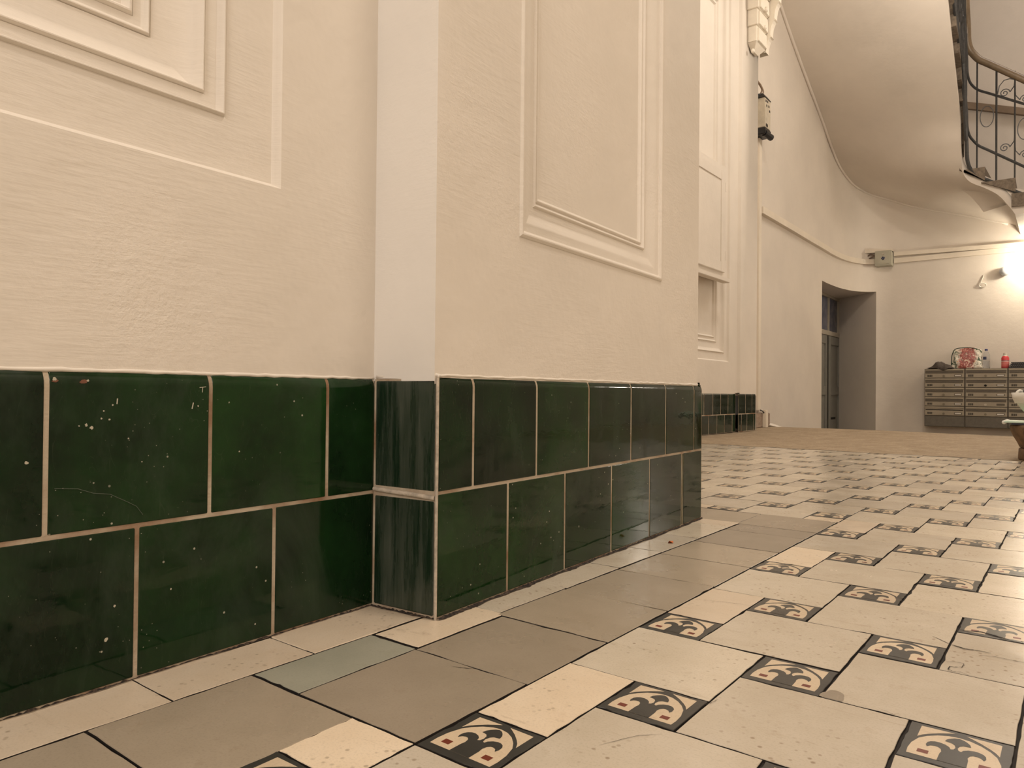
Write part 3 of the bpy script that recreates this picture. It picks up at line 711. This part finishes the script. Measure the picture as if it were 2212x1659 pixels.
# stone steps
def outer_at(z):
    for p, q in zip(O2, O2[1:]):
        if p[2] <= z <= q[2]:
            k = (z - p[2]) / (q[2] - p[2] + 1e-9); return (p[0] + (q[0] - p[0]) * k + (.01 if p[1] < 9.9 else 0), p[1] + (q[1] - p[1]) * k - .01)
    return (O2[0][0] + .3, 10.11)
def inner_z(p): return min(I2, key=lambda q: (q[0] - p[0]) ** 2 + (q[1] - p[1]) ** 2)[2]
inn = [(.225, 8.585), (-.04, 8.585), (-.305, 8.585), (-.50, 8.585), (-.49, 8.56), (-.482, 8.52), (-.478, 8.47), (-.474, 8.40), (-.472, 8.32), (-.470, 8.16)] + [(-.458, 8.16 - .262 * k) for k in range(1, 9)]
for k in range(len(inn) - 1):
    z = 2.40 + .16 * k; a, b = inn[k], inn[k + 1]
    if b[1] < 5.98: break
    oa, ob = outer_at(z - .30), outer_at(z - .14)
    if k == 0: oa = (.25, 10.11)
    dx, dy = (-.035, 0) if a[1] > 8.58 else (0, -.02)
    mb = MB(); P = [(a[0], a[1]), (b[0] + dx, b[1] + dy), ob, oa]; hh = [(min(.145, z - inner_z(q) - .035) if q[1] > 8.57 else min(.19, z - inner_z(q) - .035)) for q in P[:2]] + [.05, .05]
    mb.add([(x, y, z) for x, y in P] + [(x, y, z - h_) for (x, y), h_ in zip(P, hh)], [(0, 1, 2, 3), (7, 6, 5, 4)] + [(i, 4 + i, 4 + (i + 1) % 4, (i + 1) % 4) for i in range(4)])
    part(mb, 'step', M_stone, st)
# wooden band on the wall above the flight
mb = MB(); mb.add([(-1.4, 10.06, 4.15), (.9, 10.06, 3.32), (.9, 10.06, 3.40), (-1.4, 10.06, 4.235), (-1.4, 10.12, 4.15), (.9, 10.12, 3.32), (.9, 10.12, 3.40), (-1.4, 10.12, 4.235)], [(0, 1, 2, 3), (0, 4, 5, 1), (3, 2, 6, 7), (1, 5, 6, 2), (0, 3, 7, 4)])
o = mb.build('wall_handrail', M_band); tag(o, 'brown sloping wall rail above the upper flight of stairs', 'handrail')

# ------------------------------------------------------------------ stair railing
rl = thing('stair_railing', (-.46, 8.60, 2.7), 'wrought iron stair railing with scrolls and a worn wooden handrail', 'railing')
Y0 = 8.605; XI = -.462
def zbase(x): return 2.72 - .604 * (x + .305)          # on the back flight
def zleft(y): return 3.74 + .61 * (8.2 - y)
def railpts(h, sl=0.):
    hx = h; h0 = h - sl * .45
    zb = lambda x: zbase(x) + sl * (-x - .45)
    P = [(x, Y0, zb(x) + h + .0) for x in (.85, .6, .4, .2, .0, -.15, -.28, -.36)]
    P += [(-.41, Y0 - .003, zbase(-.41) + h + .02), (-.445, Y0 - .015, zbase(-.445) + h + .06), (XI, Y0 - .045, zbase(-.46) + h + .14), (XI, Y0 - .09, zbase(-.46) + h + .28), (XI, 8.42, zbase(-.46) + h + .42), (XI, 8.2, zleft(8.2) + h)]
    P += [(XI, y, zleft(y) + h) for y in (7.9, 7.5, 7.1, 6.7, 6.3, 6.0)]
    return cr(P, 4)
mb = MB(); mb.tube(railpts(1.135, .2), .036, 12); part(mb, 'handrail', M_rail, rl, True)
for h, sl, r in ((.79, 0., .013), (.215, .14, .014), (-.12, .05, .02)):
    mb = MB(); mb.tube(railpts(h, sl), r, 6); part(mb, 'rail', M_iron, rl)
def spiral(cx, cz, r0, turns, a0, sgn, P, n=34, r1=.15):
    out = []
    for k in range(n + 1):
        s = k / n; a = a0 + sgn * turns * 2 * math.pi * s; r = r0 * (1 - (1 - r1) * s); out.append(P(cx + r * math.cos(a), cz + r * math.sin(a)))
    return out
xk = [-.378, -.207, -.048, .117, .28, .44]
for i, x in enumerate(xk):
    zb = zbase(x); mb = MB(); mb.tube([(x, Y0, zb - .10 + .12 * 0), (x, Y0, zb + 1.1)], .0085 if i % 2 == 0 else .0105, 6); part(mb, 'baluster', M_iron, rl)
yk = [8.46, 8.33, 8.20, 8.06, 7.93, 7.80, 7.66, 7.53, 7.40, 7.27, 7.14, 7.0, 6.87, 6.74, 6.6, 6.47, 6.34, 6.2, 6.05]
for i, y in enumerate(yk):
    zb = zleft(y) if y < 8.21 else 3.74 - (y - 8.2) * 2.4; mb = MB(); mb.tube([(XI, y, zb - .06), (XI, y, zb + 1.0)], .0105, 6)
    part(mb, 'baluster', M_iron, rl)
PB = lambda x, z: (x, Y0, z)
def scr(x, zoff, P, zf, flip=1):
    z = zf(x)
    mb = MB()
    c = x - flip * .088
    mb.tube(spiral(c, z + zoff + .056, .046, 1.6, 0 if flip > 0 else math.pi, flip, P), .005, 5)
    mb.tube([P(c + flip * .046, z + zoff + .056), P(x - flip * .006, z + zoff + .11), P(x, z + zoff + .19)], .005, 5)
    return mb
for x in (-.048, .28):
    for fl_ in (1, -1):
        part(scr(x, .27 + (.0 if fl_ > 0 else -.10), PB, zbase, fl_), 'scroll', M_iron, rl)
        part(scr(x, .81 + (.03 if fl_ > 0 else -.07), PB, zbase, fl_), 'scroll', M_iron, rl)
        mb = MB(); z = zbase(x) + .80; mb.tube([(x - fl_ * .15, Y0, z + .03 + fl_ * .07), (x - fl_ * .135, Y0, z + .11 + fl_ * .07), (x - fl_ * .095, Y0, z + .18 + fl_ * .05), (x - fl_ * .045, Y0, z + .215 + fl_ * .02), (x, Y0, z + .215)], .005, 5); part(mb, 'scroll', M_iron, rl)
for x in (-.291, .035):
    mb = MB(); z = zbase(x) + .54; mb.tube([(x + .06 * math.cos(a_ / 20 * 2 * math.pi), Y0, z + .11 * math.sin(a_ / 20 * 2 * math.pi)) for a_ in range(20)], .0045, 5, True); part(mb, 'ring', M_iron, rl)
for i, y in enumerate(yk[2:]):
    PL = lambda a, z: (XI, a, z)
    for fl_ in (1, -1):
        part(scr(y, .80, PL, zleft, fl_), 'scroll', M_iron, rl)
        if i % 2: part(scr(y, .32, PL, zleft, fl_), 'scroll', M_iron, rl)

# ------------------------------------------------------------------ cable ducts and boxes
mb = MB()
mb.box(-1.955, -1.905, 6.37, 6.44, .165, 2.733, .004); o = mb.build('cable_duct', M_duct); tag(o, 'cream vertical cable duct running down from the meter box', 'cable duct')
mb = MB(); mb.box(-1.875, -1.84, 6.40, 6.46, .0, .165, .004); o = mb.build('pipe_sleeve', M_duct); tag(o, 'short pale pipe sleeve standing against the stone plinth', 'pipe')
mb = MB(); mb.tube([(-1.87, 6.33, .165), (-1.862, 6.37, .155), (-1.86, 6.42, .128)], .006, 6); o = mb.build('loose_cable_end', M_black); tag(o, 'dark stub of cable bent over the stone plinth', 'cable')
def duct(pts, z0f, z1f, dep):
    mb = MB(); n = len(pts); vs = []
    for i, p in enumerate(pts):
        a = Vector(pts[max(0, i - 1)]); b = Vector(pts[min(n - 1, i + 1)]); d = (b - a).normalized(); nn = Vector((d.y, -d.x)); q = Vector(p) + nn * dep
        vs += [(*p, z0f(p)), (q.x, q.y, z0f(p)), (q.x, q.y, z1f(p)), (*p, z1f(p))]
    mb.add(vs, [(i * 4 + k, i * 4 + k + 1, (i + 1) * 4 + k + 1, (i + 1) * 4 + k) for i in range(n - 1) for k in range(3)] + [(0, 1, 2, 3), tuple((n - 1) * 4 + k for k in (3, 2, 1, 0))])
    return mb
dp = [(-1.95, 6.48), (-1.95, 7.4), (-1.955, 8.1), (-1.955, 8.70), (-1.96, 8.95), (-1.955, 9.2), (-1.945, 9.4), (-1.925, 9.58), (-1.895, 9.73), (-1.855, 9.86), (-1.80, 9.97), (-1.73, 10.05), (-1.64, 10.10)]
o = duct(dp, lambda p: 2.04, lambda p: 2.105, .045).build('cable_duct', M_duct); tag(o, 'cream cable duct following the rounded corner to the junction box', 'cable duct')
o = duct([(-1.43, 10.12), (.9, 10.12)], lambda p: 2.045 + .005 * p[0], lambda p: 2.105 + .003 * p[0], .035).build('cable_duct', M_duct); tag(o, 'lower cream cable duct running right from the junction box', 'cable duct')
o = duct([(-1.43, 10.12), (.9, 10.12)], lambda p: 2.13 - .022 * (p[0] + 1.43), lambda p: 2.18 - .022 * (p[0] + 1.43), .05).build('cable_duct', M_duct); tag(o, 'upper cream cable duct running right above its twin', 'cable duct')
mb = MB(); mb.add([(-1.80, 10.0, 2.195), (-1.44, 10.02, 2.175), (-1.44, 10.02, 2.215), (-1.80, 10.0, 2.255), (-1.80, 10.12, 2.195), (-1.44, 10.12, 2.175), (-1.44, 10.12, 2.215), (-1.80, 10.12, 2.255)], [(0, 1, 2, 3), (0, 4, 5, 1), (3, 2, 6, 7), (1, 5, 6, 2), (0, 3, 7, 4)])
o = mb.build('cable_duct_cover', M_duct); tag(o, 'short loose duct cover sitting above the junction box', 'cable duct')
th = thing('junction_box', (-1.53, 10.05, 2.01), 'small pale green metal junction box with a blue mark', 'junction box')
mb = MB(); mb.box(-1.635, -1.44, 9.97, 10.12, 2.0, 2.195, .004); part(mb, 'case', M_box, th)
mb = MB(); mb.box(-1.615, -1.462, 9.962, 9.972, 2.02, 2.178, .002); mb.box(-1.60, -1.475, 9.958, 9.965, 2.033, 2.165, .001); part(mb, 'door', M_box, th)
mb = MB(); mb.tube([(-1.535, 9.96, 2.148), (-1.535, 9.948, 2.148)], .011, 12); part(mb, 'lock', M_chrome, th)
mb = MB(); mb.tube([(-1.552, 9.956, 2.085), (-1.535, 9.956, 2.11), (-1.52, 9.956, 2.102), (-1.528, 9.956, 2.08), (-1.542, 9.956, 2.078)], .008, 6); part(mb, 'painted_mark', M_blue, th)
mb = MB()
for p in ([(-1.75, 10.05, 2.14), (-1.70, 10.02, 2.17), (-1.66, 10.03, 2.15), (-1.63, 10.03, 2.12)], [(-1.72, 10.05, 2.12), (-1.68, 10.02, 2.13), (-1.63, 10.03, 2.16)]): mb.tube(cr(p, 4), .008, 6)
o = mb.build('cable_tangle', simple('brown_cable', (.16, .11, .08), .6)); tag(o, 'short brown cables entering the left side of the junction box', 'cable')
# meter box
th = thing('meter_box', (-1.88, 6.4, 2.7), 'cream and black electric meter box on the recess wall', 'meter box')
mb = MB(); mb.box(-1.95, -1.835, 6.30, 6.46, 2.80, 3.08, .006); part(mb, 'case', M_dusty, th)
mb = MB(); mb.add([(-1.95, 6.29, 3.08), (-1.83, 6.29, 3.08), (-1.83, 6.465, 3.08), (-1.95, 6.465, 3.08), (-1.95, 6.29, 3.125), (-1.86, 6.32, 3.125), (-1.86, 6.44, 3.125), (-1.95, 6.46, 3.125)], [(0, 1, 5, 4), (1, 2, 6, 5), (2, 3, 7, 6), (4, 5, 6, 7), (0, 3, 2, 1)]); part(mb, 'top_cap', M_black, th)
mb = MB(); mb.box(-1.95, -1.83, 6.295, 6.465, 2.735, 2.80, .006); mb.tube([(-1.85, 6.33, 2.755), (-1.825, 6.45, 2.735)], .030, 12); part(mb, 'terminal_cover', M_black, th)
mb = MB()
for y, z in ((6.32, 3.04), (6.365, 3.045), (6.34, 3.0), (6.40, 3.01), (6.42, 2.97)): mb.box(-1.836, -1.833, y, y + .022, z, z + .02)
mb.box(-1.836, -1.832, 6.33, 6.38, 2.815, 2.84)
part(mb, 'mark', M_black, th)
mb = MB(); mb.tube(cr([(-1.91, 6.36, 3.12), (-1.89, 6.38, 3.18), (-1.90, 6.35, 3.22), (-1.92, 6.33, 3.26), (-1.945, 6.33, 3.35)], 4), .008, 6); mb.tube(cr([(-1.88, 6.36, 3.12), (-1.87, 6.36, 3.16), (-1.89, 6.34, 3.22), (-1.925, 6.33, 3.3), (-1.945, 6.33, 3.6)], 4), .006, 6); part(mb, 'cable', simple('dusty_cable', (.28, .2, .14), .7), th)

# wall dome and cable loop
th = thing('wall_sensor', (-.23, 10.08, 1.82), 'small white round wall sensor left of the bright lamp', 'sensor')
bm = bmesh.new(); bmesh.ops.create_uvsphere(bm, u_segments=24, v_segments=14, radius=.055, matrix=Matrix.Translation((-.23, 10.08, 1.82)))
mb = MB(); mb.bm(bm); part(mb, 'dome', simple('sensor_white', (.62, .66, .70), .35), th, True)
mb = MB(); mb.tube([(-.23, 10.119, 1.82), (-.23, 10.10, 1.82)], .050, 20); part(mb, 'base', M_white, th)
mb = MB(); lp = [(-.445, 10.118, 1.80), (-.455, 10.108, 1.76), (-.475, 10.106, 1.70), (-.49, 10.106, 1.675)] + [(-.455 + .036 * math.cos(a_) , 10.100 - .008 * math.sin(a_), 1.672 + .024 * math.sin(a_)) for a_ in [math.pi - .3 * k for k in range(1, 44)]]
mb.tube(lp, .006, 6); o = mb.build('cable_loop', M_wire, smooth=True); tag(o, 'thin white cable coiled in a loop hanging on the wall', 'cable')
th = thing('wall_lamp', (.20, 10.05, 2.02), 'lit globe lamp on the back wall beside the stair flight', 'lamp')
bm = bmesh.new(); bmesh.ops.create_uvsphere(bm, u_segments=24, v_segments=14, radius=.085, matrix=Matrix.Translation((.20, 9.94, 1.95)))
mb = MB(); mb.bm(bm); part(mb, 'globe', M_lamp, th, True)
mb = MB(); mb.tube([(.20, 10.119, 1.95), (.20, 10.01, 1.95)], .05, 20); part(mb, 'mount', M_white, th)
point('wall_lamp_light', (.17, 9.82, 1.93), 26, (1, .88, .70), .05)

# ------------------------------------------------------------------ mailboxes
MX = [-1.042, -.609, -.176]; MW = .422; MT = .648; RH = .1155
def mailbox(x0, label, col):
    th = thing('mailbox_cabinet', (x0, 9.9, -.065), label, 'mailboxes', 'mailbox cabinets on the back wall')
    x1 = x0 + MW
    mb = MB(); mb.box(x0 - .004, x1 + .004, 9.905, 10.12, -.065, MT, .002); part(mb, 'body', M_mail_dark, th)
    mb = MB(); mb.box(x0 + .002, x1 - .002, 9.898, 9.912, -.06, MT - 5 * RH - .008, .002); part(mb, 'lower_panel', M_mail_low, th, label='darker grey lower panel')
    for r in range(5):
        z1 = MT - r * RH - .004; z0 = z1 - RH + .008
        mb = MB(); mb.box(x0 + .002, x1 - .002, 9.892, 9.91, z0, z1, .0025)
        mb.box(x0 + .002, x1 - .002, 9.882, 9.895, z1 - .020, z1 - .004, .003)
        d = part(mb, 'door', M_mail, th)
        op = (col == 0 and r == 4)
        mb = MB()
        if op: mb.box(x0 + .010, x1 - .012, 9.8895, 9.8925, z1 - .046, z1 - .036, 0)
        else: mb.box(x0 + .008, x1 - .012, 9.884, 9.893, z1 - .052, z1 - .022, .003)
        part(mb, 'mail_slot', M_slot if op else M_mail_dark, d)
        mb = MB()
        for k in range(6): mb.box(x0 + .028 + .0095 * k, x0 + .0335 + .0095 * k, 9.8905, 9.893, z0 + .012, z0 + .038)
        part(mb, 'vent', M_slot, d)
        lz = z0 + .022
        mb = MB(); mb.tube([(x0 + .205, 9.895, lz), (x0 + .205, 9.884, lz)], .0135, 14)
        part(mb, 'lock', M_slot if (col == 1 and r == 1) else (M_chrome if (col == 1 and r == 3) else simple('lock_dull', (.22, .19, .14), .4, .6)), d)
        mb = MB(); mb.box(x0 + .315, x0 + .397, 9.887, 9.893, z0 + .014, z0 + .038, .002); h = part(mb, 'label_holder', M_mail_dark, d)
        if not (col == 1 and r == 3):
            mb = MB(); mb.box(x0 + .323, x0 + .389, 9.8855, 9.8875, z0 + .0195, z0 + .0325); part(mb, 'name_label', M_label, d)
    return th
mailbox(MX[0], 'leftmost khaki five-door mailbox cabinet, its bottom slot hanging open', 0)
mailbox(MX[1], 'middle khaki five-door mailbox cabinet under the plastic bottles', 1)
mailbox(MX[2], 'right khaki five-door mailbox cabinet behind the white bowl', 2)
def lumps(n, f):
    return n
# grey cloth
nx, ny = 30, 16; vs = []
random.seed(3)
for j in range(ny + 1):
    for i in range(nx + 1):
        s = i / nx; t_ = j / ny; x = -1.02 + .29 * s; y = 9.90 + .17 * t_
        h = .085 * math.exp(-((s - .42) / .24) ** 2) + .035 * math.exp(-((s - .78) / .16) ** 2)
        h *= (math.sin(math.pi * min(1, t_ * 1.0 + .12)) ** .6 if t_ < .95 else .1)
        h += .010 * math.sin(s * 19 + t_ * 7) * (1 - abs(2 * s - 1)) + .006 * math.sin(s * 41 - t_ * 13) * (1 - abs(2 * s - 1)) + random.uniform(0, .003)
        if j == 0: h = -.03 * math.exp(-((s - .62) / .14) ** 2) + .004; y = 9.872
        vs.append((x, y, MT + max(h, -.04) + .006))
mb = MB(); mb.add(vs, [(j * (nx + 1) + i, j * (nx + 1) + i + 1, (j + 1) * (nx + 1) + i + 1, (j + 1) * (nx + 1) + i) for j in range(ny) for i in range(nx)])
o = mb.build('crumpled_cloth', M_cloth, smooth=True); so = o.modifiers.new('s', 'SOLIDIFY'); so.thickness = .006; tag(o, 'crumpled dark grey cloth lying on the leftmost mailboxes', 'cloth')
# printed bag
def bag():
    W_, D_, H_ = .155, .055, .245; vs = []; nu, nv = 28, 12
    for j in range(nv + 1):
        t_ = j / nv
        for i in range(nu):
            a = 2 * math.pi * i / nu; c_, s_ = math.cos(a), math.sin(a); e = .45
            ww = W_ * (1.06 - .16 * t_ - .0 * t_); dd = D_ * (1.25 - .95 * t_ ** 2)
            x = ww * math.copysign(abs(c_) ** e, c_); y = dd * math.copysign(abs(s_) ** e, s_)
            z = H_ * t_ + (.018 * math.sin(x * 22 + 1) if t_ > .9 else 0) + .012 * x / W_ * 0
            x += .008 * math.sin(t_ * 9 + i); y += .006 * math.sin(t_ * 11 + i * 1.7)
            vs.append((x, y, z))
    fs = [(j * nu + i, j * nu + (i + 1) % nu, (j + 1) * nu + (i + 1) % nu, (j + 1) * nu + i) for j in range(nv) for i in range(nu)]
    return vs, fs + [tuple(range(nu))[::-1], tuple(range(nv * nu, nv * nu + nu))]
th = thing('shopping_bag', (-.60, 10.0, MT + .002), 'plastic carrier bag printed with red flowers on the mailboxes', 'bag')
vs, fs = bag(); o = meshobj('bag_body', vs, fs, M_bag, None, th, True)
mb = MB(); mb.tube(cr([(-.155, -.04, .01), (-.165, -.045, .08), (-.155, -.05, .17), (-.125, -.05, .235), (-.06, -.045, .252), (.06, -.045, .247), (.13, -.05, .225)], 5), .005, 6); o = mb.build('strap', simple('dark_green_strap', (.01, .03, .015), .6), th, True)
# bottles
def bottle(x, name, label, prof_b, mats, cap, capm):
    th = thing(name, (x, 9.985, MT + .001), label, 'bottle')
    mb = MB(); mb.lathe(prof_b, n=28); b_ = mb.build('bottle_body', mats, th, True)
    mb = MB(); mb.lathe(cap, n=20); mb.build('cap', capm, th)
    return th
th = bottle(-.405, 'water_bottle', 'clear plastic water bottle with a blue cap beside the bag', [(.034, 0), (.038, .008), (.037, .05), (.033, .075), (.038, .10), (.038, .145), (.034, .17), (.022, .195), (.0135, .205), (.0135, .215)], M_clear,
       [(.0165, .213), (.0165, .232), (.014, .234)], simple('blue_cap', (.02, .03, .16), .4))
mb = MB()
mb.add([(.0395 * math.sin(a_), -.0395 * math.cos(a_), z) for z in (.105, .14) for a_ in [-.9 + .15 * k for k in range(8)]], [(i, i + 1, 9 + i, 8 + i) for i in range(7)])
mb.build('bottle_label', simple('dark_blue_label', (.05, .06, .12), .5), th)
mb = MB(); mb.lathe([(.030, .004), (.034, .01), (.033, .05), (.029, .075), (.033, .088)], n=24); mb.build('water', simple('water_fill', (.55, .58, .60), .05, Transmission_Weight=.8, IOR=1.33) if 0 else M_clear, th, True)
bottle(-.215, 'drink_bottle', 'squat drink bottle with a red and pink wrap', [(.036, 0), (.040, .006), (.040, .122), (.034, .135), (.022, .150), (.016, .158), (.016, .165)], M_drink,
       [(.030, .137), (.019, .158), (.019, .178), (.015, .181)], simple('pale_cap', (.62, .58, .50), .35))
th = thing('ribbed_tray_stack', (-.09, 9.98, MT + .002), 'stack of black ribbed plastic trays on the right mailboxes', 'tray')
for k in range(4):
    mb = MB(); z = .018 * k
    mb.box(-.085 + .008 * k, .16, -.06, .06, z, z + .012, .002)
    for i in range(12): mb.tube([(-.08 + .008 * k + i * .02, -.064, z + .008), (-.08 + .008 * k + i * .02, .064, z + .008)], .008, 6)
    mb.build('tray', M_black, th)

# ------------------------------------------------------------------ stoneware pot, board and bowl at the right
PX, PY = .405, 4.0
th = thing('stone_pot', (PX, PY, .002), 'brown stoneware pedestal pot standing at the edge of the tiles', 'pot')
jit = lambda a, z: .01 * math.sin(a * 3 + z * 40) + .006 * math.sin(a * 7)
mb = MB(); mb.lathe([(.172, 0), (.175, .006), (.173, .052), (.166, .058)], n=48, jit=jit); mb.build('foot', M_pot, th, True)
mb = MB(); mb.lathe([(.160, .057), (.170, .064), (.178, .085), (.193, .115), (.204, .14), (.210, .160), (.207, .17), (.198, .174)], n=48, jit=jit); mb.build('bowl_section', M_pot, th, True)
th = thing('flat_board', (PX, PY, .178), 'pale green board with a dark underside lying across the brown pot', 'board')
mb = MB(); mb.box(-.225, .30, -.13, .13, .008, .016, .003); mb.build('board_top', M_boardw, th)
mb = MB(); mb.box(-.195, .29, -.12, .12, -.001, .008, .002); mb.build('board_underside', M_boardd, th)
mb = MB(); mb.tube([(-.225, -.12, .010), (-.228, 0, .009), (-.225, .12, .010)], .010, 8); mb.build('edge_strip', M_bowlw, th, True)
th = thing('plastic_bowl', (PX + .01, PY, .1945), 'white and green plastic bowl standing on the flat board', 'bowl')
mb = MB(); mb.lathe([(.09, .0), (.13, .02), (.165, .05), (.188, .085), (.196, .098), (.190, .098), (.16, .055), (.11, .02), (.03, .008)], n=56); mb.build('basin', M_bowlg, th, True)
mb = MB(); mb.lathe([(.195, .088), (.199, .09), (.208, .112), (.213, .140), (.208, .141), (.202, .115), (.190, .092)], n=56, jit=lambda a, z: .02 * math.sin(a * 5) * (z > .12)); mb.build('rim', M_bowlw, th, True)
th = thing('black_rag', (PX - .01, PY, .300), 'black cloth heaped inside the white and green bowl', 'cloth')
random.seed(9)
bm = bmesh.new(); bmesh.ops.create_icosphere(bm, subdivisions=4, radius=1)
for q in bm.verts:
    n_ = 1 + .12 * math.sin(q.co.x * 9 + q.co.z * 5) + .1 * math.sin(q.co.y * 11 + q.co.x * 4); q.co = Vector((q.co.x * .165 * n_, q.co.y * .15 * n_, q.co.z * .055 * n_ + .012))
mb = MB(); mb.bm(bm); mb.build('rag_body', M_black, th, True)
mb = MB(); mb.tube(cr([(-.165, -.05, -.01), (-.168, -.06, .025), (-.155, -.055, .045), (-.135, -.04, .03)], 4), [.007] * 12 + [.006], 8); mb.build('white_corner', M_bowlw, th, True)

# small litter
mb = MB(); mb.add([(-1.93, 6.63, -.001), (-1.80, 6.60, 0.002), (-1.76, 6.615, .004), (-1.86, 6.62, .035), (-1.93, 6.60, .03)], [(0, 1, 2, 3, 4)])
o = mb.build('paper_scrap', M_paper); so = o.modifiers.new('s', 'SOLIDIFY'); so.thickness = .004; tag(o, 'white paper scrap on the floor beside the stone plinth', 'paper')
mb = MB(); mb.add([(-.215, .96, .001), (-.207, .965, .004), (-.203, .957, .001), (-.209, .95, .006), (-.213, .952, .001)], [(0, 1, 3), (1, 2, 3), (0, 3, 4), (0, 4, 2, 1)])
o = mb.build('paint_chip', M_orange); tag(o, 'tiny orange chip on the cream strip of floor tiles', 'chip')
